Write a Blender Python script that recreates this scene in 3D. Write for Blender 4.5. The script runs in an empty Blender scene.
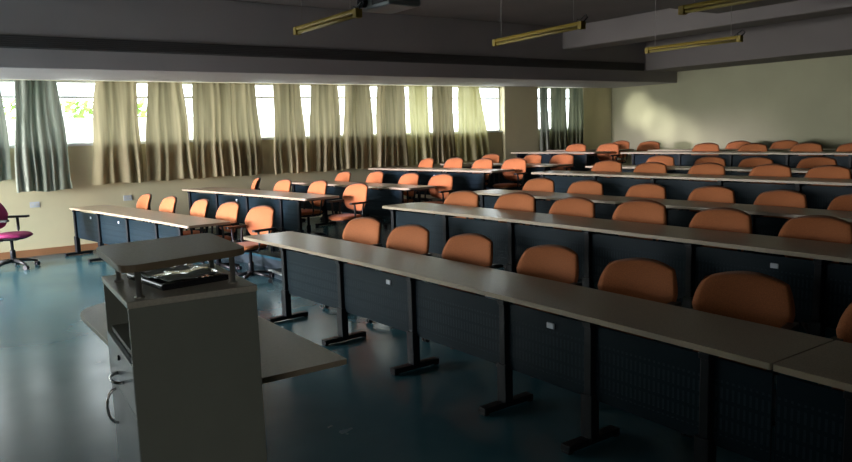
import bpy, bmesh, math, random
from mathutils import Vector, Matrix
random.seed(7)
C = bpy.context.scene.collection
SC = bpy.context.scene
PI = math.pi

# ------------------------------------------------------------ materials
def mat(name, col, rough=.5, metal=0., spec=.5, noise=None, bump=None, coat=0.):
    m = bpy.data.materials.new(name); m.use_nodes = True
    nt = m.node_tree; b = nt.nodes['Principled BSDF']
    b.inputs['Base Color'].default_value = (*col, 1); b.inputs['Roughness'].default_value = rough
    b.inputs['Metallic'].default_value = metal; b.inputs['Specular IOR Level'].default_value = spec
    b.inputs['Coat Weight'].default_value = coat
    tc = nt.nodes.new('ShaderNodeTexCoord')
    if noise:
        scale, amt, detail = noise
        n = nt.nodes.new('ShaderNodeTexNoise'); n.inputs['Scale'].default_value = scale; n.inputs['Detail'].default_value = detail
        nt.links.new(tc.outputs['Object'], n.inputs['Vector'])
        r = nt.nodes.new('ShaderNodeValToRGB')
        r.color_ramp.elements[0].position = .3; r.color_ramp.elements[1].position = .7
        r.color_ramp.elements[0].color = (*[max(0, c*(1-amt)) for c in col], 1)
        r.color_ramp.elements[1].color = (*[min(1, c*(1+amt)) for c in col], 1)
        nt.links.new(n.outputs['Fac'], r.inputs['Fac']); nt.links.new(r.outputs['Color'], b.inputs['Base Color'])
    if bump:
        scale, st, dist = bump
        n = nt.nodes.new('ShaderNodeTexNoise'); n.inputs['Scale'].default_value = scale; n.inputs['Detail'].default_value = 3
        nt.links.new(tc.outputs['Object'], n.inputs['Vector'])
        bp = nt.nodes.new('ShaderNodeBump'); bp.inputs['Strength'].default_value = st; bp.inputs['Distance'].default_value = dist
        nt.links.new(n.outputs['Fac'], bp.inputs['Height']); nt.links.new(bp.outputs['Normal'], b.inputs['Normal'])
    return m

M = {}
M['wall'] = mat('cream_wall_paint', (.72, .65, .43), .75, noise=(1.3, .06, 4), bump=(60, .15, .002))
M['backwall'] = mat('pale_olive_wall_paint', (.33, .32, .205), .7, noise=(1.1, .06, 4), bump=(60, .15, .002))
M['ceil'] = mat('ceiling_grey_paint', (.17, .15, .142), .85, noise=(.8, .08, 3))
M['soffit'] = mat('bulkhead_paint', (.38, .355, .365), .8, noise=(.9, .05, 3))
M['riser'] = mat('dark_step_riser', (.02, .04, .05), .6)
M['base'] = mat('brown_skirting', (.36, .17, .08), .5, noise=(3, .15, 3))
M['nosing'] = mat('pale_step_nosing', (.5, .55, .55), .4)
M['frame'] = mat('window_frame_white', (.85, .87, .87), .4)
M['desk_top'] = mat('speckled_laminate', (.48, .385, .27), .30, noise=(150, .22, 2))
M['desk_edge'] = mat('laminate_edge_band', (.42, .34, .24), .45)
M['black'] = mat('black_powder_coat', (.010, .012, .015), .45, spec=.2)
M['foam'] = mat('black_plastic', (.018, .018, .02), .42)
M['orange'] = mat('orange_fabric', (.47, .150, .047), .8, noise=(160, .18, 2), bump=(260, .25, .002))
for k_ in ('orange',):
    b_ = M[k_].node_tree.nodes['Principled BSDF']; b_.inputs['Sheen Weight'].default_value = .1; b_.inputs['Sheen Roughness'].default_value = .4; b_.inputs['Sheen Tint'].default_value = (1, .85, .82, 1)
M['magenta'] = mat('magenta_fabric', (.34, .02, .13), .75, noise=(160, .18, 2), bump=(260, .25, .002))
M['chrome'] = mat('chrome', (.6, .6, .6), .25, 1.)
M['steel'] = mat('brushed_steel_post', (.6, .58, .54), .35, .9)
M['cab'] = mat('grey_green_laminate', (.23, .245, .205), .45, noise=(4, .05, 3))
M['cab_front'] = mat('cabinet_front_laminate', (.30, .34, .36), .35, noise=(4, .05, 3))
M['podtop'] = mat('podium_top_laminate', (.50, .47, .39), .38, noise=(120, .1, 2))
M['podedge'] = mat('podium_edge_band', (.25, .19, .12), .5)
M['tdesk'] = mat('teacher_desk_laminate', (.60, .55, .42), .40, noise=(90, .06, 2))
M['dark'] = mat('dark_cavity', (.02, .02, .022), .7)
M['yellow'] = mat('yellow_fixture_paint', (.27, .18, .012), .6)
M['tube'] = mat('unlit_tube', (.30, .23, .06), .3)
M['wire'] = mat('hanging_wire', (.35, .33, .3), .5)
M['proj'] = mat('projector_shell', (.30, .33, .35), .45)
M['lens'] = mat('lens_glass', (.01, .01, .015), .08)
M['plate'] = mat('white_plastic_plate', (.62, .66, .72), .35)
M['paper'] = mat('paper', (.68, .68, .66), .6)
M['gloss'] = mat('glossy_silver_cover', (.55, .58, .58), .12, .7, bump=(18, .5, .01))
M['glossblack'] = mat('glossy_black_case', (.015, .015, .018), .12)
M['ground'] = mat('outdoor_paving', (.6, .6, .56), .9, noise=(2, .1, 3))
M['owall'] = mat('whitewashed_boundary_wall', (.8, .8, .78), .9, noise=(2, .05, 3))
M['leaf'] = mat('hedge_leaves', (.28, .42, .10), .8, noise=(6, .5, 3))

# floor: glossy blue-green epoxy
m = mat('blue_green_epoxy_floor', (.05, .13, .17), .2); M['floor'] = m
nt = m.node_tree; b = nt.nodes['Principled BSDF']; tc = [n for n in nt.nodes if n.type == 'TEX_COORD'][0]
n1 = nt.nodes.new('ShaderNodeTexNoise'); n1.inputs['Scale'].default_value = .9; n1.inputs['Detail'].default_value = 6
nt.links.new(tc.outputs['Object'], n1.inputs['Vector'])
r = nt.nodes.new('ShaderNodeValToRGB'); r.color_ramp.elements[0].color = (.030, .105, .135, 1); r.color_ramp.elements[1].color = (.052, .165, .205, 1)
r.color_ramp.elements[0].position = .35; r.color_ramp.elements[1].position = .7
nt.links.new(n1.outputs['Fac'], r.inputs['Fac']); nt.links.new(r.outputs['Color'], b.inputs['Base Color'])
rr = nt.nodes.new('ShaderNodeMapRange'); rr.inputs['To Min'].default_value = .20; rr.inputs['To Max'].default_value = .30
n2 = nt.nodes.new('ShaderNodeTexNoise'); n2.inputs['Scale'].default_value = 2.2; n2.inputs['Detail'].default_value = 5
nt.links.new(tc.outputs['Object'], n2.inputs['Vector']); nt.links.new(n2.outputs['Fac'], rr.inputs['Value']); nt.links.new(rr.outputs['Result'], b.inputs['Roughness'])
n3 = nt.nodes.new('ShaderNodeTexNoise'); n3.inputs['Scale'].default_value = 3.5; n3.inputs['Detail'].default_value = 2
bp = nt.nodes.new('ShaderNodeBump'); bp.inputs['Strength'].default_value = .12; bp.inputs['Distance'].default_value = .02
nt.links.new(tc.outputs['Object'], n3.inputs['Vector']); nt.links.new(n3.outputs['Fac'], bp.inputs['Height']); 
# perforated navy panel: rows of punched vertical slots, painted paler for light passing through
def perforated():
    m = bpy.data.materials.new('perforated_panel'); m.use_nodes = True
    nt = m.node_tree; b = nt.nodes['Principled BSDF']; L = nt.links.new
    b.inputs['Base Color'].default_value = (.008, .022, .032, 1); b.inputs['Roughness'].default_value = .45
    b.inputs['Coat Weight'].default_value = 0.
    tc = nt.nodes.new('ShaderNodeTexCoord'); s = nt.nodes.new('ShaderNodeSeparateXYZ'); L(tc.outputs['UV'], s.inputs[0])
    def mth(op, a, bb=None, c=None):
        n = nt.nodes.new('ShaderNodeMath'); n.operation = op
        for i, v in enumerate((a, bb, c)):
            if v is None: continue
            if isinstance(v, (int, float)): n.inputs[i].default_value = v
            else: L(v, n.inputs[i])
        return n.outputs[0]
    fx = mth('FRACT', mth('MULTIPLY', s.outputs[0], 34.)); fz = mth('FRACT', mth('MULTIPLY', s.outputs[1], 13.))
    a = mth('LESS_THAN', mth('ABSOLUTE', mth('SUBTRACT', fx, .5)), .2)
    c = mth('LESS_THAN', mth('ABSOLUTE', mth('SUBTRACT', fz, .5)), .36)
    d = mth('GREATER_THAN', s.outputs[1], .06); e = mth('LESS_THAN', s.outputs[1], .33)
    hole = mth('MULTIPLY', mth('MULTIPLY', a, c), mth('MULTIPLY', d, e))
    mc = nt.nodes.new('ShaderNodeMix'); mc.data_type = 'RGBA'; L(hole, mc.inputs[0])
    mc.inputs[6].default_value = (.007, .017, .024, 1); mc.inputs[7].default_value = (.018, .032, .042, 1)
    L(mc.outputs[2], b.inputs['Base Color']); b.inputs['Specular IOR Level'].default_value = .10
    bmp = nt.nodes.new('ShaderNodeBump'); bmp.invert = True; bmp.inputs['Strength'].default_value = .6; bmp.inputs['Distance'].default_value = .004
    L(hole, bmp.inputs['Height']); L(bmp.outputs['Normal'], b.inputs['Normal'])
    return m
M['perf'] = perforated()

def curtain_mat(name, c1, c2, trans):
    m = bpy.data.materials.new(name); m.use_nodes = True
    nt = m.node_tree; L = nt.links.new; nt.nodes.remove(nt.nodes['Principled BSDF'])
    tc = nt.nodes.new('ShaderNodeTexCoord'); mp = nt.nodes.new('ShaderNodeMapping'); mp.inputs['Scale'].default_value = (5, 5, .25)
    n = nt.nodes.new('ShaderNodeTexNoise'); n.inputs['Scale'].default_value = 2; n.inputs['Detail'].default_value = 3
    r = nt.nodes.new('ShaderNodeValToRGB'); r.color_ramp.elements[0].position = .35; r.color_ramp.elements[1].position = .65
    r.color_ramp.elements[0].color = (*c1, 1); r.color_ramp.elements[1].color = (*c2, 1)
    L(tc.outputs['Object'], mp.inputs[0]); L(mp.outputs[0], n.inputs['Vector']); L(n.outputs['Fac'], r.inputs['Fac'])
    d = nt.nodes.new('ShaderNodeBsdfDiffuse'); t = nt.nodes.new('ShaderNodeBsdfTranslucent'); mx = nt.nodes.new('ShaderNodeMixShader')
    L(r.outputs['Color'], d.inputs['Color']); L(r.outputs['Color'], t.inputs['Color']); mx.inputs[0].default_value = trans
    L(d.outputs[0], mx.inputs[1]); L(t.outputs[0], mx.inputs[2]); L(mx.outputs[0], nt.nodes['Material Output'].inputs[0])
    return m
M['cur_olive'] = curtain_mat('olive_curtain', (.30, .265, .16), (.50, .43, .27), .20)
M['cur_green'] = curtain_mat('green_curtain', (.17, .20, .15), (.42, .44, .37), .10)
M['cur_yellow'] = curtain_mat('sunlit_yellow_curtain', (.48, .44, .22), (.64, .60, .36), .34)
M['cur_dark'] = curtain_mat('dark_green_curtain', (.15, .17, .12), (.28, .29, .19), .13)

def glass_mat():
    m = bpy.data.materials.new('window_glass'); m.use_nodes = True
    nt = m.node_tree; L = nt.links.new; nt.nodes.remove(nt.nodes['Principled BSDF'])
    g = nt.nodes.new('ShaderNodeBsdfGlossy'); g.inputs['Roughness'].default_value = .03
    t = nt.nodes.new('ShaderNodeBsdfTransparent'); t.inputs[0].default_value = (.95, .97, .96, 1)
    mx = nt.nodes.new('ShaderNodeMixShader'); mx.inputs[0].default_value = .06
    L(t.outputs[0], mx.inputs[1]); L(g.outputs[0], mx.inputs[2]); L(mx.outputs[0], nt.nodes['Material Output'].inputs[0])
    return m
M['glass'] = glass_mat()

# ------------------------------------------------------------ mesh helpers
def link(name, bm, m, parent=None, smooth=False, bevel=0, seg=2):
    bmesh.ops.recalc_face_normals(bm, faces=bm.faces)
    me = bpy.data.meshes.new(name); bm.to_mesh(me); bm.free()
    for x in (m if isinstance(m, (list, tuple)) else [m]): me.materials.append(x)
    if smooth:
        for p in me.polygons: p.use_smooth = True
    o = bpy.data.objects.new(name, me); C.objects.link(o)
    if parent: o.parent = parent
    if bevel:
        md = o.modifiers.new('bevel', 'BEVEL'); md.width = bevel; md.segments = seg; md.limit_method = 'ANGLE'; md.angle_limit = math.radians(40)
    return o
def thing(name, label, cat, loc=(0, 0, 0), rz=0, group=None):
    o = bpy.data.objects.new(name, None); C.objects.link(o); o.location = loc; o.rotation_euler = (0, 0, rz)
    o.empty_display_size = .1; o['label'] = label; o['category'] = cat
    if group: o['group'] = group
    return o
def tag(o, label, cat, group=None):
    o['label'] = label; o['category'] = cat
    if group: o['group'] = group
    return o
def struct(name, bm, m, **k):
    o = link(name, bm, m, **k); o['kind'] = 'structure'; return o
def box(bm, x0, x1, y0, y1, z0, z1, mi=0, mtx=None):
    vs = [bm.verts.new((x, y, z)) for x in (x0, x1) for y in (y0, y1) for z in (z0, z1)]
    if mtx:
        for v in vs: v.co = mtx @ v.co
    for f in ((0, 1, 3, 2), (4, 6, 7, 5), (0, 4, 5, 1), (2, 3, 7, 6), (0, 2, 6, 4), (1, 5, 7, 3)):
        bm.faces.new([vs[i] for i in f]).material_index = mi
    return vs
def boxbm(*a): bm = bmesh.new(); box(bm, *a); return bm
def tube(bm, pts, r, n=8, closed=False, rs=None):
    pts = [Vector(p) for p in pts]; rings = []
    for i, p in enumerate(pts):
        if closed: d = pts[(i+1) % len(pts)] - pts[i-1]
        else: d = pts[min(i+1, len(pts)-1)] - pts[max(i-1, 0)]
        d.normalize(); a = Vector((0, 0, 1)) if abs(d.z) < .9 else Vector((1, 0, 0))
        u = d.cross(a).normalized(); v = d.cross(u); rad = rs[i] if rs else r
        rings.append([bm.verts.new(p + rad*(math.cos(2*PI*k/n)*u + math.sin(2*PI*k/n)*v)) for k in range(n)])
    m = len(rings)
    for i in range(m if closed else m-1):
        a, b_ = rings[i], rings[(i+1) % m]
        for k in range(n): bm.faces.new((a[k], a[(k+1) % n], b_[(k+1) % n], b_[k]))
    if not closed: bm.faces.new(rings[0]); bm.faces.new(rings[-1][::-1])
def prism(bm, pts, z0, z1, side=0, cap=0):
    a = [bm.verts.new((x, y, z0)) for x, y in pts]; b_ = [bm.verts.new((x, y, z1)) for x, y in pts]
    n = len(pts)
    bm.faces.new(a[::-1]).material_index = cap; bm.faces.new(b_).material_index = cap
    for i in range(n): bm.faces.new((a[i], a[(i+1) % n], b_[(i+1) % n], b_[i])).material_index = side
def lathe(bm, prof, n=16, c=(0, 0)):
    rings = [[bm.verts.new((c[0]+r_*math.cos(2*PI*k/n), c[1]+r_*math.sin(2*PI*k/n), z)) for k in range(n)] for r_, z in prof]
    for a, b_ in zip(rings, rings[1:]):
        for k in range(n): bm.faces.new((a[k], a[(k+1) % n], b_[(k+1) % n], b_[k]))
    bm.faces.new(rings[0][::-1]); bm.faces.new(rings[-1])

def pad(fn, n=14, m=14):
    """closed cushion: fn(u,v,s) -> point for u,v in [-1,1] on side s=+-1; sides meet on the rim"""
    bm = bmesh.new(); g = {}
    for s in (1, -1):
        for i in range(n+1):
            for j in range(m+1):
                rim = i in (0, n) or j in (0, m)
                if rim and s == -1: g[s, i, j] = g[1, i, j]; continue
                a = 2*i/n-1; b_ = 2*j/m-1
                g[s, i, j] = bm.verts.new(fn(a, b_, 0 if rim else s))
    for s in (1, -1):
        for i in range(n):
            for j in range(m):
                bm.faces.new((g[s, i, j], g[s, i+1, j], g[s, i+1, j+1], g[s, i, j+1]))
    return bm
def squircle(a, b_, k=.55):
    # square [-1,1]^2 -> rounded square
    x = a*math.sqrt(1-k*b_*b_/2); y = b_*math.sqrt(1-k*a*a/2)
    return x, y

# ------------------------------------------------------------ layout: gently curved rows on stepped tiers
YR = [2.99, 4.83, 6.78, 8.62, 10.45, 12.35, 13.65]
FL = [0, .165, .165, .33, .33, .50, .50]
def cy(y, x): return y - (x+2.9)**2/100.
WX = -13.0; RX = 5.0; FY = -3.5; BY = 15.25; CZ = 3.85

# ------------------------------------------------------------ room shell
struct('floor', boxbm(WX-.2, RX, FY, BY, -.1, 0), M['floor'])
def tier(name, y0, y1, z0, z1):
    bm = bmesh.new(); xs = [WX + i*(RX-WX)/36 for i in range(37)]
    pts = [(x, cy(y0, x)) for x in xs] + [(RX, y1), (WX, y1)]
    prism(bm, pts, z0, z1, side=1)
    return struct(name, bm, [M['floor'], M['riser']])
tier('floor_tier_1', 4.3, BY, 0, .165)
tier('floor_tier_2', 8.1, BY, .165, .33)
tier('floor_tier_3', 11.75, BY, .33, .50)
for i, (yy, zz) in enumerate(((4.3, .165), (8.1, .33), (11.75, .5))):
    bm = bmesh.new()
    xs = [WX + k*(RX-WX)/36 for k in range(37)]
    prism(bm, [(x, cy(yy, x)-.012) for x in xs] + [(x, cy(yy, x)+.035) for x in reversed(xs)], zz-.03, zz+.004)
    struct('trim_%d' % (i+1), bm, M['floor'])
# aisle half steps
for i, (xa, xb, yy, z0, z1) in enumerate(((-8.75, -7.55, 4.3, 0, .0825), (-9.0, -8.1, 8.1, .165, .2475), (-9.9, -9.2, 11.75, .33, .415))):
    bm = bmesh.new(); box(bm, xa, xb, cy(yy, xa)-.30, cy(yy, xb)+.0, z0, z1)
    struct('floor_step_%d' % (i+1), bm, M['riser'])
    bm = bmesh.new(); box(bm, xa, xb, cy(yy, xa)-.305, cy(yy, xa)-.27, z1-.02, z1+.003)
    struct('trim_%d' % (i+4), bm, M['nosing'])

# window wall with openings: band z 1.74..2.76, y -3 .. 11.4 and 12.5 .. 14.15
SILL, HEAD = 1.74, 2.77
bm = bmesh.new()
box(bm, WX-.2, WX, FY, BY, 0, SILL); box(bm, WX-.2, WX, FY, BY, HEAD, CZ)
box(bm, WX-.2, WX, FY, -3.0, SILL, HEAD); box(bm, WX-.2, WX, 11.42, 12.52, SILL, HEAD); box(bm, WX-.2, WX, 14.17, BY, SILL, HEAD)
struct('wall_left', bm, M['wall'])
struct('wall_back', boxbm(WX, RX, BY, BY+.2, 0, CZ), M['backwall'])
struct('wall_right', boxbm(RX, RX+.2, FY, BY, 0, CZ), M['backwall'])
bm = bmesh.new(); box(bm, WX, -12.6, FY-.2, FY, 0, CZ); box(bm, -8.2, RX, FY-.2, FY, 0, CZ); box(bm, -12.6, -8.2, FY-.2, FY, 2.5, CZ)
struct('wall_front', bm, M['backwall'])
for i in range(4):
    t = bpy.data.objects.new('door_%d' % (i+1), None); C.objects.link(t); t.location = (-12.05+i*1.1, FY-.1, 0); t['kind'] = 'structure'
    bm = bmesh.new(); box(bm, -.55, -.49, -.03, .03, 0, 2.5); box(bm, .49, .55, -.03, .03, 0, 2.5); box(bm, -.49, .49, -.03, .03, 0, .12); box(bm, -.49, .49, -.03, .03, 2.4, 2.5); box(bm, -.49, .49, -.03, .03, 1.0, 1.06)
    link('door_frame', bm, M['frame'], t); link('pane', boxbm(-.49, .49, -.004, .004, .12, 2.4), M['glass'], t)
    bm = bmesh.new(); tube(bm, [(.38*(1-2*(i%2)), .03, .95), (.38*(1-2*(i%2)), .08, .97), (.38*(1-2*(i%2)), .08, 1.23), (.38*(1-2*(i%2)), .03, 1.25)], .01); link('door_handle', bm, M['chrome'], t)
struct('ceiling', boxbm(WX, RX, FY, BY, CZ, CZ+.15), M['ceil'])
struct('trim_7', boxbm(WX, WX+.10, 11.42, 12.50, 0, HEAD), M['wall'], bevel=.015)         # pillar
struct('baseboard_left', boxbm(WX, WX+.02, FY, 4.0, 0, .11), M['base'])
struct('baseboard_back', boxbm(WX, RX, BY-.02, BY, .5, .61), M['base'])
# bulkhead over the windows, back beam, cross beam, dropped box
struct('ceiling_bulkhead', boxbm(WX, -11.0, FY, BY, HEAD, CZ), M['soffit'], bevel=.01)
struct('ceiling_beam_back', boxbm(-11.0, RX, 14.05, BY, 3.03, CZ), M['ceil'], bevel=.02)
struct('ceiling_beam_middle', boxbm(-11.0, RX, 11.35, 12.0, 3.40, CZ), M['ceil'], bevel=.03)
struct('ceiling_box', boxbm(-6.25, -2.2, 1.5, 9.55, 3.32, CZ), M['ceil'], bevel=.02)

# vent strip along the bulkhead
bm = bmesh.new(); box(bm, -11.0, -10.985, FY, 14.0, 3.02, 3.19)
for i in range(6):
    z = 3.035 + i*.026
    box(bm, -10.99, -10.965, FY, 14.0, z, z+.008)
tag(link('air_vent', bm, mat('vent_dark_metal', (.12, .115, .12), .6)), 'long dark slotted air vent strip set in the grey bulkhead above the windows', 'vent')

# windows
def window(n, y0, y1):
    t = bpy.data.objects.new('window_%d' % n, None); C.objects.link(t); t.location = (WX, (y0+y1)/2, SILL); t['kind'] = 'structure'
    w = (y1-y0)/2; h = HEAD-SILL
    bm = bmesh.new(); f = .035
    for a in ((-w, -w+f), (w-f, w)): box(bm, -.12, -.06, a[0], a[1], 0, h)
    box(bm, -.12, -.06, -w, w, 0, f); box(bm, -.12, -.06, -w, w, h-f, h)
    box(bm, -.11, -.07, -w, w, h*.73, h*.73+.035)
    link('window_frame', bm, M['frame'], t)
    link('pane', boxbm(-.093, -.088, -w+f, w-f, f, h-f), M['glass'], t)
    link('window_sill', boxbm(-.19, .03, -w, w, -.02, .012), M['frame'], t)
ys = [-3.0, -1.4, .2, 1.75, 2.95, 4.6, 6.0, 7.5, 9.6, 11.42]
for i in range(9): window(i+1, ys[i], ys[i+1])
window(10, 12.52, 14.17)

# ------------------------------------------------------------ curtains
CX = WX + .10
def curtain(ytop, ybot, zb, m, label, folds=None, x=CX, amp=.045, seed=0, flare=0):
    rnd = random.Random(seed); w = ytop[1]-ytop[0]; n = max(24, int(w*60)); nf = folds or max(3, int(w*7.5))
    ph = [rnd.uniform(0, 6.28) for _ in range(4)]
    bm = bmesh.new(); rows = 16; g = []
    cyy = (ybot[0]+ybot[1])/2; cx_ = x
    for j in range(rows+1):
        v = j/rows; z = HEAD-.015 + (zb-HEAD)*v; row = []
        for i in range(n+1):
            u = i/n; uu = u + .22/nf*math.sin(2*PI*u*nf*.5+ph[0])*(1-.3*v)
            e = v**.8
            y = (ytop[0]*(1-e)+ybot[0]*e)*(1-u) + (ytop[1]*(1-e)+ybot[1]*e)*u
            y += .012*math.sin(7*v+ph[1]+u*5)
            a = amp*(.55+.6*v)*(.7+.3*math.sin(5*u+ph[2]))
            xx = a*math.sin(2*PI*nf*uu + ph[3] + .5*v*math.sin(3*u+ph[1])) + flare*v*v
            zz = z + (.012*math.sin(9*u+ph[1]) if j == rows else 0)
            row.append(bm.verts.new((xx, y-cyy, zz)))
        g.append(row)
    for j in range(rows):
        for i in range(n): bm.faces.new((g[j][i], g[j][i+1], g[j+1][i+1], g[j+1][i]))
    o = link('curtain', bm, m, smooth=True); o.location = (x, cyy, 0)
    tag(o, label, 'curtain'); return o
Ygr, Yol, Yye, Ydk = M['cur_green'], M['cur_olive'], M['cur_yellow'], M['cur_dark']
curtain((.80, 1.27), (.80, 1.29), 1.25, Ygr, 'sliver of grey green curtain at the very left end of the window wall', seed=1)
curtain((1.46, 2.05), (1.32, 2.12), 1.05, Ygr, 'dark grey green curtain nearest the magenta chair, hanging lowest', seed=2, flare=.06, amp=.055, folds=6)
curtain((2.62, 3.25), (2.42, 3.25), 1.10, Yol, 'olive curtain just right of the open uncovered window', seed=3, folds=4)
curtain((3.42, 4.01), (3.28, 4.08), 1.10, Yol, 'olive curtain left of the widest curtain', seed=4, folds=4)
curtain((4.20, 5.35), (4.09, 5.42), 1.10, Yol, 'widest olive curtain, above the left end of the second left-hand table', seed=5, folds=8)
curtain((5.70, 6.25), (5.63, 6.30), 1.09, Yol, 'narrow olive curtain right of the broad bright gap beside the widest curtain', seed=6, folds=4)
curtain((6.46, 7.05), (6.36, 7.07), 1.09, Yol, 'olive curtain, second to the right of the widest curtain', seed=7, folds=4)
curtain((7.23, 7.81), (7.11, 7.86), 1.10, Yol, 'olive curtain, third to the right of the widest curtain', seed=8, folds=4)
curtain((7.97, 8.64), (7.89, 8.70), 1.10, Yol, 'olive curtain behind the left end of the fourth left-hand table', seed=9, folds=5)
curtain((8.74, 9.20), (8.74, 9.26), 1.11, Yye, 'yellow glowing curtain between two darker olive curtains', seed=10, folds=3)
curtain((9.36, 9.90), (9.32, 9.95), 1.11, Yol, 'dark olive curtain between the two yellow glowing curtains', seed=11, folds=4)
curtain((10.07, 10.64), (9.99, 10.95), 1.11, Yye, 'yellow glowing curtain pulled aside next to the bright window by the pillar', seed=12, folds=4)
curtain((12.55, 12.80), (12.55, 12.86), 1.10, Ygr, 'thin strip of grey green curtain touching the rear pillar', seed=13, folds=2)
curtain((12.92, 13.44), (12.90, 13.46), 1.10, Ydk, 'dark green curtain in the middle of the rear window past the pillar', seed=14, folds=4)
curtain((13.54, 14.05), (13.50, 14.05), 1.10, Ydk, 'dark green curtain nearest the rear corner of the room', seed=15, folds=4)

# ------------------------------------------------------------ tables
ORD = ['first', 'second', 'third', 'fourth', 'fifth', 'sixth', 'seventh', 'eighth', 'ninth']
ROW = ['front', 'second', 'third', 'fourth', 'fifth', 'sixth', 'rearmost']
DEP = .56
def table(k, x0, x1, posts, label, group, sockets=(), cutl=.05, cutr=.03, ends=()):
    z = FL[k]; yr = YR[k]; xm = (x0+x1)/2; o0 = Vector((xm, cy(yr, xm)+.2, z))
    t = thing('row_table', label, 'table', o0, 0, group)
    n = max(6, int((x1-x0)/.4)); fy = lambda x: cy(yr, x)-o0.y
    xs = [x0+cutl + i*(x1-x0-cutl-cutr)/n for i in range(n+1)]
    pts = [(x-xm, fy(x)) for x in xs]
    pts += [(x1-cutr*.3-xm, fy(x1)+cutr*.3), (x1-xm, fy(x1)+cutr), (x1-xm, fy(x1)+DEP-cutr), (x1-cutr*.3-xm, fy(x1)+DEP-cutr*.3)]
    pts += [(x-xm, fy(x)+DEP) for x in reversed(xs)]
    pts += [(x0+cutl*.3-xm, fy(x0)+DEP-cutl*.3), (x0-xm, fy(x0)+DEP-cutl), (x0-xm, fy(x0)+cutl), (x0+cutl*.3-xm, fy(x0)+cutl*.3)]
    bm = bmesh.new(); prism(bm, pts, .722, .752, side=1)
    link('tabletop', bm, [M['desk_top'], M['desk_edge']], t)
    for px in posts:
        a = math.atan(-(px+2.9)/50.); mtx = Matrix.Translation((px-xm, fy(px)+.02, 0)) @ Matrix.Rotation(a, 4, 'Z')
        bm = bmesh.new()
        box(bm, -.026, .026, -.02, .02, .25, .722, mtx=mtx)
        box(bm, -.042, .042, -.032, .032, .03, .30, mtx=mtx)
        box(bm, -.03, .03, -.03, .36, .69, .722, mtx=mtx)
        box(bm, -.034, .034, -.20, .22, .012, .05, mtx=mtx)
        for yy in (-.18, .20): box(bm, -.03, .03, yy-.02, yy+.02, 0, .014, mtx=mtx)
        link('leg', bm, M['black'], t, bevel=.005)
    ps = sorted(list(posts)+list(ends))
    for i in range(len(ps)-1):
        a, b_ = ps[i]+.03, ps[i+1]-.03
        bm = bmesh.new(); uv = bm.loops.layers.uv.new('UVMap')
        ya, yb = fy(a)+.03, fy(b_)+.03
        vs = []
        for (x, y) in ((a-xm, ya), (b_-xm, yb)):
            for zz in (.27, .70):
                vs.append((bm.verts.new((x, y, zz)), bm.verts.new((x, y+.012, zz))))
        (A0, A0b), (A1, A1b), (B0, B0b), (B1, B1b) = vs
        fs = [bm.faces.new(f) for f in ((A0, B0, B1, A1), (A0b, A1b, B1b, B0b), (A0, A0b, B0b, B0), (A1, B1, B1b, A1b), (A0, A1, A1b, A0b), (B0, B0b, B1b, B1))]
        for f in fs:
            for l in f.loops: l[uv].uv = (l.vert.co.x-(a-xm), l.vert.co.z-.27)
        p = link('modesty_panel', bm, M['perf'], t)
        if i in sockets:
            sx = b_-xm-.28; sy = fy(b_-.28)+.029; bm = bmesh.new(); box(bm, sx-.03, sx+.03, sy-.012, sy, .615, .65)
            s = link('socket', bm, M['plate'], p, bevel=.004); s['label'] = 'small white socket plate'
    return t
GR = 'long right-hand tables, one behind another'; GL = 'left-hand tables by the windows'
table(0, -7.35, -1.645, [-6.5, -5.48, -4.45, -3.43, -2.71, -1.97], 'front right-hand long table, nearest the podium, with perforated dark panels', GR, sockets=(1, 3), cutr=.008, ends=(-1.62,))
table(0, -1.635, .7, [-1.3, -.35, .45], 'table joined to the right end of the front right-hand table', GR, cutl=.008, ends=(-1.66,))
table(1, -7.5, .8, [-7.28, -6.34, -5.34, -4.37, -3.35, -2.37, -1.4, -.4, .5], 'second right-hand long table, behind the front row of orange chairs', GR, sockets=(4,))
table(2, -8.2, .8, [-7.9, -6.95, -6.0, -5.0, -4.0, -3.0, -2.0, -1.0, .2], 'third right-hand long table counted from the podium', GR)
table(3, -8.75, .8, [-8.5, -7.5, -6.5, -5.5, -4.5, -3.5, -2.5, -1.5, -.5, .5], 'fourth right-hand long table counted from the podium', GR)
table(4, -9.2, .8, [-8.9, -7.9, -6.9, -5.9, -4.9, -3.9, -2.9, -1.9, -.9, .5], 'fifth right-hand long table, mostly hidden by chairs', GR)
table(5, -9.9, .8, [-9.6, -8.6, -7.6, -6.6, -5.6, -4.6, -3.6, -2.6, -1.6, -.6, .5], 'sixth right-hand long table, last but one before the back wall', GR, sockets=(2,))
table(6, -10.2, .8, [-9.9, -8.9, -7.9, -6.9, -5.9, -4.9, -3.9, -2.9, -1.9, -.9, .5], 'rearmost right-hand long table along the back wall', GR)
table(0, -12.78, -8.75, [-12.6, -11.68, -10.66, -9.7, -8.98], 'front left-hand table, nearest the magenta chair, catching pink window light', GL, sockets=(0, 1))
table(1, -12.85, -9.2, [-12.6, -11.72, -10.8, -9.85, -9.38], 'second left-hand table, below the widest curtain', GL, sockets=(1,))
table(2, -12.85, -9.45, [-12.6, -11.7, -10.7, -9.65], 'third left-hand table counted from the podium', GL)
table(3, -12.85, -9.6, [-12.6, -11.7, -10.7, -9.8], 'fourth left-hand table, in front of the yellow curtains', GL, sockets=(1,))
table(4, -12.85, -9.9, [-12.6, -11.8, -10.9, -10.1], 'fifth left-hand table, narrow strip seen before the pillar', GL)
table(5, -12.7, -10.5, [-12.5, -11.6, -10.7], 'sixth left-hand table, near the dark curtain of the rear corner', GL, sockets=(0,))
table(6, -12.85, -10.9, [-12.6, -11.9, -11.1], 'rearmost left-hand table in the far corner', GL)

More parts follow.
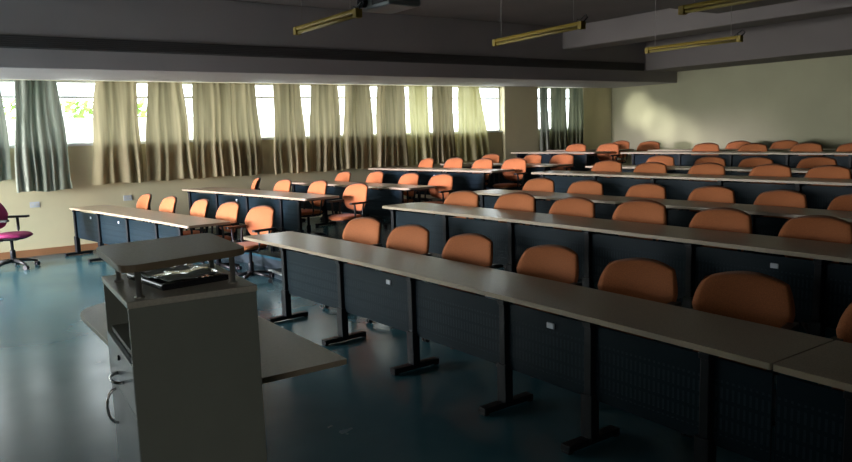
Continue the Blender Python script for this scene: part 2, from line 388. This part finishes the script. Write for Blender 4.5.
# ------------------------------------------------------------ office chair
def make_chair(label, fabric, arm='loop'):
    t = thing('office_chair', label, 'chair')
    # seat cushion
    def seat(a, b_, s):
        x, y = squircle(a, b_, .8); f = (max(0, 1-abs(a)**5)*max(0, 1-abs(b_)**5))**.5
        w = .245 - .02*(y*.5+.5)
        return (x*w, y*.235-.02, .452 + (.032 if s > 0 else -.028)*abs(s)*f - .02*max(0, -y)**3 + .008*x*x)
    link('seat', pad(seat), fabric, t, smooth=True)
    def seatpan(a, b_, s):
        x, y = squircle(a, b_, .8); f = (max(0, 1-abs(a)**5)*max(0, 1-abs(b_)**5))**.5
        return (x*.222, y*.212-.02, .422 + (.012 if s > 0 else -.022)*abs(s)*f)
    link('seat_pan', pad(seatpan, 10, 10), M['foam'], t, smooth=True)
    # backrest: wide rounded top, narrower bottom, wrapped forward at the sides
    def backf(off, tf, tb, sc):
        def fn(a, b_, s):
            x, v = squircle(a, b_, .62)
            w = .305*sc*(1 - .16*max(0, -v)**1.5 - .02*max(0, v))*(.985)
            if v < 0: w *= 1-.10*v*v
            X = x*w; Z = .725 + v*.208*sc - .016*x*x*(1 if v > 0 else -.4)
            f = (max(0, 1-abs(a)**4)*max(0, 1-abs(b_)**4))**.5
            Y = .225 + off - .065*x*x + .05*(v*.5) + .03*max(0, v)**2 - (0.015*(1-v*v))
            Y += (-tf if s > 0 else tb)*abs(s)*f
            return (X, Y, Z)
        return fn
    link('backrest', pad(backf(0, .026, .016, 1.)), fabric, t, smooth=True)
    link('back_shell', pad(backf(.022, .0, .020, .955), 10, 10), M['foam'], t, smooth=True)
    bm = bmesh.new()
    pts = [(0, .02, .405), (0, .17, .398), (0, .255, .43), (0, .272, .52), (0, .262, .66), (0, .262, .74)]
    for p, q in zip(pts, pts[1:]):
        pass
    for sx in (-.022, .022): tube(bm, [(sx+p[0], p[1], p[2]) for p in pts], .016, 8)
    box(bm, -.08, .08, -.10, .09, .385, .415)
    link('back_support', bm, M['black'], t, smooth=False, bevel=.004)
    for s in (-1, 1):
        bm = bmesh.new()
        if arm == 'loop':
            pts = [(s*.20, .06, .415), (s*.262, .07, .43), (s*.285, .075, .50), (s*.29, .085, .60), (s*.288, .10, .655)]
            tube(bm, pts, .015, 8)
            pts = [(s*.20, -.05, .415), (s*.262, -.05, .43), (s*.285, -.05, .50), (s*.29, -.055, .60), (s*.288, -.06, .655)]
            tube(bm, pts, .015, 8)
            box(bm, s*.288-.03, s*.288+.03, -.13, .17, .655, .682)
        else:
            tube(bm, [(s*.18, .03, .41), (s*.29, .03, .425), (s*.30, .03, .50), (s*.30, .03, .66)], .02, 8)
            box(bm, s*.30-.04, s*.30+.04, -.12, .15, .66, .69)
        link('armrest', bm, M['foam'], t, bevel=.008)
    bm = bmesh.new(); lathe(bm, [(.034, .10), (.034, .24), (.030, .25), (.020, .255), (.020, .39)], 12)
    link('gas_column', bm, M['black'], t, smooth=True)
    bm = bmesh.new(); lathe(bm, [(.045, .075), (.055, .09), (.05, .135), (.036, .14)], 12)
    for k in range(5):
        a = 2*PI*k/5 + .3; c, s_ = math.cos(a), math.sin(a)
        tube(bm, [(.03*c, .03*s_, .11), (.17*c, .17*s_, .098), (.29*c, .29*s_, .07)], .02, 8, rs=[.026, .021, .014])
    bs = link('star_base', bm, M['foam'], t, smooth=True)
    cast = None
    for k in range(5):
        a = 2*PI*k/5 + .3
        bm = bmesh.new()
        for o in (-.018, .018):
            mt = Matrix.Rotation(a+.5, 4, 'Z') @ Matrix.Translation((0, o, .03)) @ Matrix.Rotation(PI/2, 4, 'X')
            bmesh.ops.create_cone(bm, cap_ends=True, segments=14, radius1=.029, radius2=.029, depth=.018, matrix=mt)
        mt = Matrix.Translation((0, 0, .055)); bmesh.ops.create_cone(bm, cap_ends=True, segments=8, radius1=.010, radius2=.010, depth=.04, matrix=mt)
        cs = link('caster', bm, M['foam'], bs); cs.location = (.285*math.cos(a), .285*math.sin(a), 0)
    return t
def copy_tree(o, parent=None):
    c = o.copy(); C.objects.link(c)
    if parent: c.parent = parent
    for ch in list(o.children): copy_tree(ch, c)
    return c

# backs measured on the photograph's rows: (x, y of the back's top, turn in degrees towards the podium)
CH = {
 ('L', 0): [(-12.08, 3.07, 2), (-11.24, 3.21, 4), (-10.26, 3.37, 2), (-9.43, 3.48, 7), (-8.6, 3.59, 12)],
 ('L', 1): [(-11.91, 4.88, -17), (-11.07, 5.02, 2), (-10.11, 5.17, 0), (-9.16, 5.3, 6)],
 ('L', 2): [(-12.18, 6.76, -1), (-11.28, 6.92, -2), (-10.39, 7.06, 1), (-9.62, 7.17, 7)],
 ('L', 3): [(-12.06, 8.62, -6), (-11.32, 8.75, 0), (-10.58, 8.87, 1), (-9.83, 8.98, 6)],
 ('L', 4): [(-12.2, 10.43, 5), (-11.08, 10.62, -1), (-10.35, 10.73, 7)],
 ('L', 5): [(-11.57, 12.44, 6), (-10.75, 12.57, 6)],
 ('L', 6): [(-11.57, 13.95, 0), (-10.77, 13.98, 8)],
 ('R', 0): [(-6.59, 3.89, 11), (-5.78, 3.93, 11), (-4.91, 3.97, 11), (-3.96, 4.0, 9), (-3.13, 4.01, 12), (-2.38, 4.02, 14), (-1.50, 3.98, 2)],
 ('R', 1): [(-7.02, 5.56, 11), (-6.13, 5.63, 11), (-5.29, 5.67, 9), (-4.46, 5.71, 7), (-3.61, 5.72, 5), (-2.8, 5.73, 3)],
 ('R', 2): [(-7.59, 7.42, 7), (-6.77, 7.49, 9), (-5.82, 7.55, 7), (-4.94, 7.6, 7), (-4.13, 7.62, 5), (-3.35, 7.64, 3)],
 ('R', 3): [(-7.9, 9.23, 7), (-7.11, 9.3, 9), (-6.19, 9.37, 7), (-5.27, 9.42, 7), (-4.53, 9.45, 3)],
 ('R', 4): [(-8.22, 11.01, 7), (-7.29, 11.1, 9), (-6.5, 11.16, 11), (-5.56, 11.22, 7)],
 ('R', 5): [(-8.55, 12.87, 7), (-7.63, 12.97, 9), (-6.67, 13.05, 7), (-5.9, 13.1, 5)],
 ('R', 6): [(-8.77, 14.36, 7), (-7.8, 14.4, 7)],
}
SPECIAL = {
 ('L', 0, 4): 'orange office chair in the aisle off the front left-hand table, armrest and seat showing',
 ('L', 1, 3): 'orange office chair with pale lit seat showing, aisle end of second left-hand table',
 ('L', 3, 3): 'orange office chair standing clear in the aisle at the fourth left-hand table, black armrest showing',
 ('L', 6, 1): 'orange office chair turned sideways before the bright patch on the back wall',
 ('R', 0, 6): 'orange office chair cut off by the right photo edge behind the front right-hand table',
}
proto = None
def place_chair(side, k, i, n, x, y, deg):
    global proto
    sd = 'left-hand' if side == 'L' else 'right-hand'
    if side == 'L':
        pos = ['closest to the window wall'] + ['%s from the window wall' % ORD[j] for j in range(1, n)]
    else:
        pos = ['closest to the aisle'] + ['%s from the aisle' % ORD[j] for j in range(1, n)]
    lab = SPECIAL.get((side, k, i), 'orange office chair behind the %s %s table, %s' % (ROW[k], sd, pos[i]))
    if proto is None: proto = make_chair(lab, M['orange']); t = proto
    else: t = copy_tree(proto)
    r = math.radians(deg); c, s = math.cos(r), math.sin(r)
    # back offset (0,.25) rotated
    t.location = (x + s*.25, y - c*.25, FL[k]); t.rotation_euler = (0, 0, r)
    rnd = random.Random(k*31+i*7+(5 if side == 'L' else 0))
    sc = rnd.uniform(.985, 1.015)*(.975 if side == 'R' else 1.0); t.scale = (sc, sc, sc)
    t['label'] = lab; t['group'] = 'orange office chairs behind the %s %s table' % (ROW[k], sd)
for (sd, k), lst in CH.items():
    for i, (x, y, d) in enumerate(lst): place_chair(sd, k, i, len(lst), x, y, d)

mg = make_chair('magenta office chair with black armrests standing alone by the window wall', M['magenta'], 'T')
mg.location = (-11.95, 1.1, 0); mg.scale = (1.07, 1.07, 1.07); mg.rotation_euler = (0, 0, math.radians(150))

# ------------------------------------------------------------ podium
P0 = Vector((-2.875, .51, 0)); W_, D_, H_ = .535, .41, 1.30
pod = thing('podium_cabinet', 'grey green podium cabinet with a raised shelf, at the end of the teacher desk', 'podium', (-2.593, .732, 0), math.radians(-3.8))
def L_(x0, x1, y0, y1, z0, z1): return boxbm(x0-W_/2, x1-W_/2, y0-D_/2, y1-D_/2, z0, z1)
th = .018
link('side_panel', L_(W_-th, W_, 0, D_, 0, H_-.022), M['cab'], pod, bevel=.002)
link('side_panel', L_(0, th, 0, D_, 0, H_-.022), M['cab'], pod, bevel=.002)
link('back_panel', L_(th, W_-th, D_-th, D_, 0, H_-.022), M['cab'], pod)
link('top_panel', L_(-.003, W_+.003, -.003, D_+.003, H_-.022, H_), M['podtop'], pod, bevel=.003)
link('shelf', L_(th, W_-th, .015, D_-th, 1.095, 1.113), M['cab'], pod)
link('plinth', L_(th, W_-th, .02, D_-th, 0, .08), M['dark'], pod)
dr = link('drawer', L_(.006, W_-.006, -.002, .016, .925, 1.092), M['cab_front'], pod, bevel=.002)
dd = link('door', L_(.006, W_-.006, -.002, .016, .085, .920), M['cab_front'], pod, bevel=.002)
def bow(p0, p1, depth, parent):
    bm = bmesh.new(); p0 = Vector(p0); p1 = Vector(p1); pts = []
    for i in range(9):
        a = PI*i/8; p = p0.lerp(p1, .5-.5*math.cos(a)); p.y -= depth*math.sin(a); pts.append(p)
    tube(bm, pts, .0055, 8); h = link('handle', bm, M['chrome'], parent, smooth=True); h['label'] = 'bowed metal handle'
bow((-.06, -D_/2-.002, .985), (.07, -D_/2-.002, .985), .035, dr)
bow((-.15, -D_/2-.002, .90), (-.15, -D_/2-.002, .77), .035, dd)
bm = bmesh.new(); bmesh.ops.create_cone(bm, cap_ends=True, segments=12, radius1=.009, radius2=.009, depth=.008, matrix=Matrix.Translation((.0, -D_/2-.004, 1.055)) @ Matrix.Rotation(PI/2, 4, 'X'))
link('lock', bm, M['black'], dr)
# raised shelf on four steel posts
PA = math.radians(3.8)
def loc_(x, y):
    dx, dy = x+2.593, y-.732
    return (dx*math.cos(PA)-dy*math.sin(PA), dx*math.sin(PA)+dy*math.cos(PA))
for q in ((-2.732, .572), (-2.386, .557), (-2.70, .90), (-2.408, .874)):
    px, py = loc_(*q)
    bm = bmesh.new(); lathe(bm, [(.016, H_), (.016, H_+.004), (.0095, H_+.006), (.0095, 1.388)], 12)
    for v in bm.verts: v.co.x += px; v.co.y += py
    link('post', bm, M['steel'], pod, smooth=True)
def rounded(pts, rads, n=6):
    out = []; m = len(pts)
    for i, p in enumerate(pts):
        p = Vector(p); a = Vector(pts[i-1])-p; b_ = Vector(pts[(i+1) % m])-p; a.normalize(); b_.normalize()
        p1 = p+a*rads[i]; p2 = p+b_*rads[i]
        for k in range(n+1):
            t_ = k/n; out.append(tuple((1-t_)**2*p1+2*t_*(1-t_)*p+t_*t_*p2))
    return out
def rrect(x0, x1, y0, y1, rads, n=6):
    pts = []
    for (cx_, cy_, a0, r_) in ((x1-rads[0], y0+rads[0], -90, rads[0]), (x1-rads[1], y1-rads[1], 0, rads[1]), (x0+rads[2], y1-rads[2], 90, rads[2]), (x0+rads[3], y0+rads[3], 180, rads[3])):
        for i in range(n+1):
            a = math.radians(a0+90*i/n); pts.append((cx_+r_*math.cos(a), cy_+r_*math.sin(a)))
    return pts
bm = bmesh.new(); prism(bm, rounded([loc_(*q) for q in ((-2.355, .50), (-2.435, .945), (-2.955, .985), (-2.90, .53))], (.07, .06, .05, .07)), 1.386, 1.411, side=1)
link('raised_shelf', bm, [M['podtop'], M['podedge']], pod, bevel=.003)

# things under the raised shelf
t = tag(link('flat_case', boxbm(-.16, .16, -.12, .12, 0, .022), M['glossblack'], bevel=.006), 'glossy black flat case lying on the podium under the raised shelf', 'case')
t.location = (-2.60, .74, H_+.001); t.rotation_euler = (0, 0, .12)
bm = bmesh.new(); g = []
for i in range(13):
    row = []
    for j in range(9):
        x = -.14+.28*i/12; y = -.10+.2*j/8
        row.append(bm.verts.new((x, y, .004+.003*math.sin(i*.9)+.003*math.cos(j*1.3+i*.4))))
    g.append(row)
for i in range(12):
    for j in range(8): bm.faces.new((g[i][j], g[i+1][j], g[i+1][j+1], g[i][j+1]))
t = tag(link('plastic_sleeve', bm, M['gloss'], smooth=True), 'shiny crinkled silver plastic sleeve on the black case under the raised shelf', 'sleeve')
md = t.modifiers.new('solid', 'SOLIDIFY'); md.thickness = .002
t.location = (-2.60, .735, H_+.028); t.rotation_euler = (0, 0, .2)
# teacher desk
dk = thing('teacher_desk', 'pale grey beige teacher desk with rounded end, behind the podium', 'desk', (-3.95, 1.2, 0))
bm = bmesh.new(); prism(bm, rrect(-1.10, 1.02, -.44, .39, (.01, .01, .28, .30), 8), .722, .75, side=1)
link('desktop', bm, [M['tdesk'], M['desk_edge']], dk, bevel=.003)
link('end_panel', boxbm(.985, 1.005, -.40, -.08, 0, .722), M['cab'], dk)
link('modesty_panel', boxbm(.15, .985, -.10, -.082, .25, .70), M['cab'], dk)
link('end_panel', boxbm(.13, .15, -.40, -.08, 0, .722), M['cab'], dk)

# ------------------------------------------------------------ ceiling fixtures
def fixture(xa, xb, y, label, z=2.66, dy=0.0):
    xm = (xa+xb)/2; h = (xb-xa)/2
    t = thing('tube_light', label, 'light fixture', (xm, y, z), math.atan2(dy, xb-xa), 'yellow hanging tube lights')
    bm = bmesh.new()
    pts = [(-.018, .0), (.018, .0), (.024, .014), (.014, .032), (-.014, .032), (-.024, .014)]
    a = [bm.verts.new((-h, p[0], p[1])) for p in pts]; b_ = [bm.verts.new((h, p[0], p[1])) for p in pts]
    bm.faces.new(a[::-1]); bm.faces.new(b_)
    for i in range(6): bm.faces.new((a[i], a[(i+1) % 6], b_[(i+1) % 6], b_[i]))
    link('batten', bm, M['yellow'], t)
    bm = bmesh.new(); tube(bm, [(-h+.04, 0, -.018), (h-.04, 0, -.018)], .013, 10)
    link('lamp_tube', bm, M['tube'], t, smooth=True)
    for s in (-1, 1):
        link('end_cap', boxbm(s*(h-.02)-.025, s*(h-.02)+.025, -.028, .028, -.035, .03), M['yellow'], t, bevel=.006)
    for s in (-1, 1):
        bm = bmesh.new(); tube(bm, [(s*(h-.12), 0, .045), (s*(h-.12), 0, (3.32 if (xm+s*h > -6.2 and y > 1.5) else CZ)-z)], .003, 6)
        link('hanging_wire', bm, M['wire'], t)
    bm = bmesh.new(); tube(bm, [(h-.10, .03, .04), (h-.02, .05, .09), (h+.02, .03, .06), (h, .0, .02), (h-.06, -.01, .05)], .007, 6)
    link('cable', bm, M['foam'], t, smooth=True)
fixture(-5.72, -4.68, 2.76, 'yellow hanging tube light nearest the camera, beside the projector', z=2.66)
fixture(-5.72, -4.42, 4.88, 'yellow hanging tube light with visible wires, above the middle rows', z=2.66, dy=-.12)
fixture(-3.55, -2.3, 4.95, 'yellow hanging tube light cut by the top edge of the photo', z=2.66)
fixture(-5.62, -4.42, 7.2, 'dim yellow hanging tube light in front of the rear beam', z=2.66)
pj = thing('ceiling_projector', 'grey ceiling projector with black lens hanging beside a yellow tube light', 'projector', (-4.60, 2.98, 2.685))
link('body', boxbm(-.20, .20, -.14, .14, 0, .12), M['proj'], pj, bevel=.02)
bm = bmesh.new(); bmesh.ops.create_cone(bm, cap_ends=True, segments=20, radius1=.04, radius2=.046, depth=.05, matrix=Matrix.Translation((-.12, -.155, .06)) @ Matrix.Rotation(PI/2, 4, 'X'))
link('lens', bm, M['lens'], pj)
link('vent_grille', boxbm(-.02, .18, -.146, -.138, .025, .095), M['dark'], pj)
bm = bmesh.new(); lathe(bm, [(.07, .12), (.07, .13), (.02, .14), (.02, .60), (.06, .61), (.06, .634)], 12)
link('ceiling_mount', bm, M['proj'], pj)

# wall sockets beneath the windows
for (yy, zz, lb) in ((1.57, .82, 'white socket plate on the window wall right of the magenta chair'), (2.98, .82, 'white socket plate on the window wall above the front left-hand table')):
    t = thing('wall_socket', lb, 'socket', (WX, yy, zz), 0, 'wall sockets on the window wall')
    link('plate', boxbm(0, .010, -.07, .07, -.045, .045), M['plate'], t, bevel=.003)
    for q in (-.03, .03): link('switch_rocker', boxbm(.010, .014, q-.018, q+.018, -.02, .02), M['paper'], t)

# ------------------------------------------------------------ outside
struct('ground', boxbm(-60, 30, -50, 60, -.3, -.2), M['ground'])
tag(link('boundary_wall', boxbm(-19.6, -19.4, -30, 45, -.2, 2.35), M['owall']), 'whitewashed boundary wall outside the windows', 'wall')
def hedge(y0, y1, seed, label):
    rnd = random.Random(seed); bm = bmesh.new()
    for i in range(900):
        y = rnd.uniform(y0, y1); x = rnd.uniform(-21.2, -20.1); z = 1.2+1.65*rnd.random()**.6
        a = Vector((rnd.uniform(-1, 1), rnd.uniform(-1, 1), rnd.uniform(-1, 1))).normalized(); b_ = a.orthogonal().normalized()
        c = a.cross(b_); s = rnd.uniform(.07, .16); p = Vector((x, y-(y0+y1)/2, z))
        bm.faces.new([bm.verts.new(p+s*b_), bm.verts.new(p+s*.5*c), bm.verts.new(p-s*b_), bm.verts.new(p-s*.5*c)])
    for i in range(5):
        yy = y0+(i+.5)*(y1-y0)/5-(y0+y1)/2; tube(bm, [(-20.6, yy, -.2), (-20.6, yy+.05, 1.9)], .04, 6)
    o = link('hedge', bm, M['leaf']); o.location = (0, (y0+y1)/2, 0); tag(o, label, 'hedge')
hedge(.5, 5.5, 3, 'pale sunlit green hedge seen through the uncovered left window')

# ------------------------------------------------------------ light
w = bpy.data.worlds.new('daylight'); SC.world = w; w.use_nodes = True
bg = w.node_tree.nodes['Background']; bg.inputs[0].default_value = (.90, .96, 1.0, 1); bg.inputs[1].default_value = 7.6
def portal(y0, y1):
    l = bpy.data.lights.new('portal', 'AREA'); l.shape = 'RECTANGLE'; l.size = HEAD-SILL; l.size_y = y1-y0; l.cycles.is_portal = True
    o = bpy.data.objects.new('window_portal', l); C.objects.link(o); o.location = (WX-.22, (y0+y1)/2, (SILL+HEAD)/2)
    o.rotation_euler = (0, -PI/2, 0)
portal(-3.0, 11.42); portal(12.52, 14.17)
l = bpy.data.lights.new('portal', 'AREA'); l.shape = 'RECTANGLE'; l.size = 4.4; l.size_y = 2.5; l.cycles.is_portal = True
o = bpy.data.objects.new('door_portal', l); C.objects.link(o); o.location = (-10.4, FY-.22, 1.25); o.rotation_euler = (PI/2, 0, 0)
# spot lamps added inside the room to make the bright back wall patch
def patch_spot(e, tgt, ang):
    l = bpy.data.lights.new('wall_patch_spot', 'SPOT'); l.energy = e; l.color = (1., .98, .88); l.spot_size = math.radians(ang); l.spot_blend = 1.; l.shadow_soft_size = .1
    o = bpy.data.objects.new('wall_patch_spot', l); C.objects.link(o); o.location = (-12.6, 11.3, 2.6)
    o.rotation_euler = (Vector(tgt) - o.location).to_track_quat('-Z', 'Y').to_euler()
patch_spot(700, (-12.15, BY, 2.15), 17); patch_spot(750, (-11.55, BY, 1.8), 17); patch_spot(480, (-10.9, BY, 1.5), 17); patch_spot(200, (-10.2, BY, 1.25), 16)
# sunlit courtyard beyond the glass doors
l = bpy.data.lights.new('courtyard_light', 'AREA'); l.shape = 'RECTANGLE'; l.size = 5.5; l.size_y = 3.2; l.energy = 1150; l.spread = math.radians(80); l.color = (1., .96, .97)
o = bpy.data.objects.new('courtyard_light', l); C.objects.link(o); o.location = (-11.6, FY-2.2, 2.3)
o.rotation_euler = (Vector((-11.4, 4, .6)) - o.location).to_track_quat('-Z', 'Y').to_euler()

# low sun shining in through the glass doors along the window wall
l = bpy.data.lights.new('low_sun', 'SUN'); l.energy = 7.5; l.angle = math.radians(8); l.color = (1., .82, 1.02)
o = bpy.data.objects.new('low_sun', l); C.objects.link(o); o.rotation_euler = Vector((-.03, 1, -.075)).to_track_quat('-Z', 'Y').to_euler()
# weak fill lamp behind the camera, added to lift the podium
l = bpy.data.lights.new('podium_fill', 'AREA'); l.size = 1.2; l.energy = 3.0; l.spread = math.radians(55); l.color = (1., .98, .93)
o = bpy.data.objects.new('podium_fill', l); C.objects.link(o); o.location = (2.4, -1.9, 2.6)
o.rotation_euler = (Vector((-2.4, .8, .6)) - o.location).to_track_quat('-Z', 'Y').to_euler()

# ------------------------------------------------------------ camera
yaw, pitch, roll, fpx = -.957108, .13664, -.029239, 727.36
f = Vector((math.sin(yaw)*math.cos(pitch), math.cos(yaw)*math.cos(pitch), -math.sin(pitch)))
r0 = Vector((math.cos(yaw), -math.sin(yaw), 0)); u0 = r0.cross(f)
r1 = math.cos(roll)*r0 + math.sin(roll)*u0; u1 = -math.sin(roll)*r0 + math.cos(roll)*u0
cam = bpy.data.cameras.new('camera'); co = bpy.data.objects.new('camera', cam); C.objects.link(co)
cam.sensor_width = 36; cam.lens = fpx/852*36; cam.clip_start = .05; cam.clip_end = 200
mw = Matrix((r1, u1, -f)).transposed().to_4x4(); mw.translation = (0, 0, 1.8); co.matrix_world = mw
SC.camera = co
SC.view_settings.view_transform = 'Standard'; SC.view_settings.look = 'None'; SC.view_settings.exposure = 0
SC.cycles.use_denoising = True; SC.cycles.max_bounces = 10; SC.cycles.diffuse_bounces = 5; SC.cycles.transparent_max_bounces = 16
SC.cycles.sample_clamp_indirect = 6
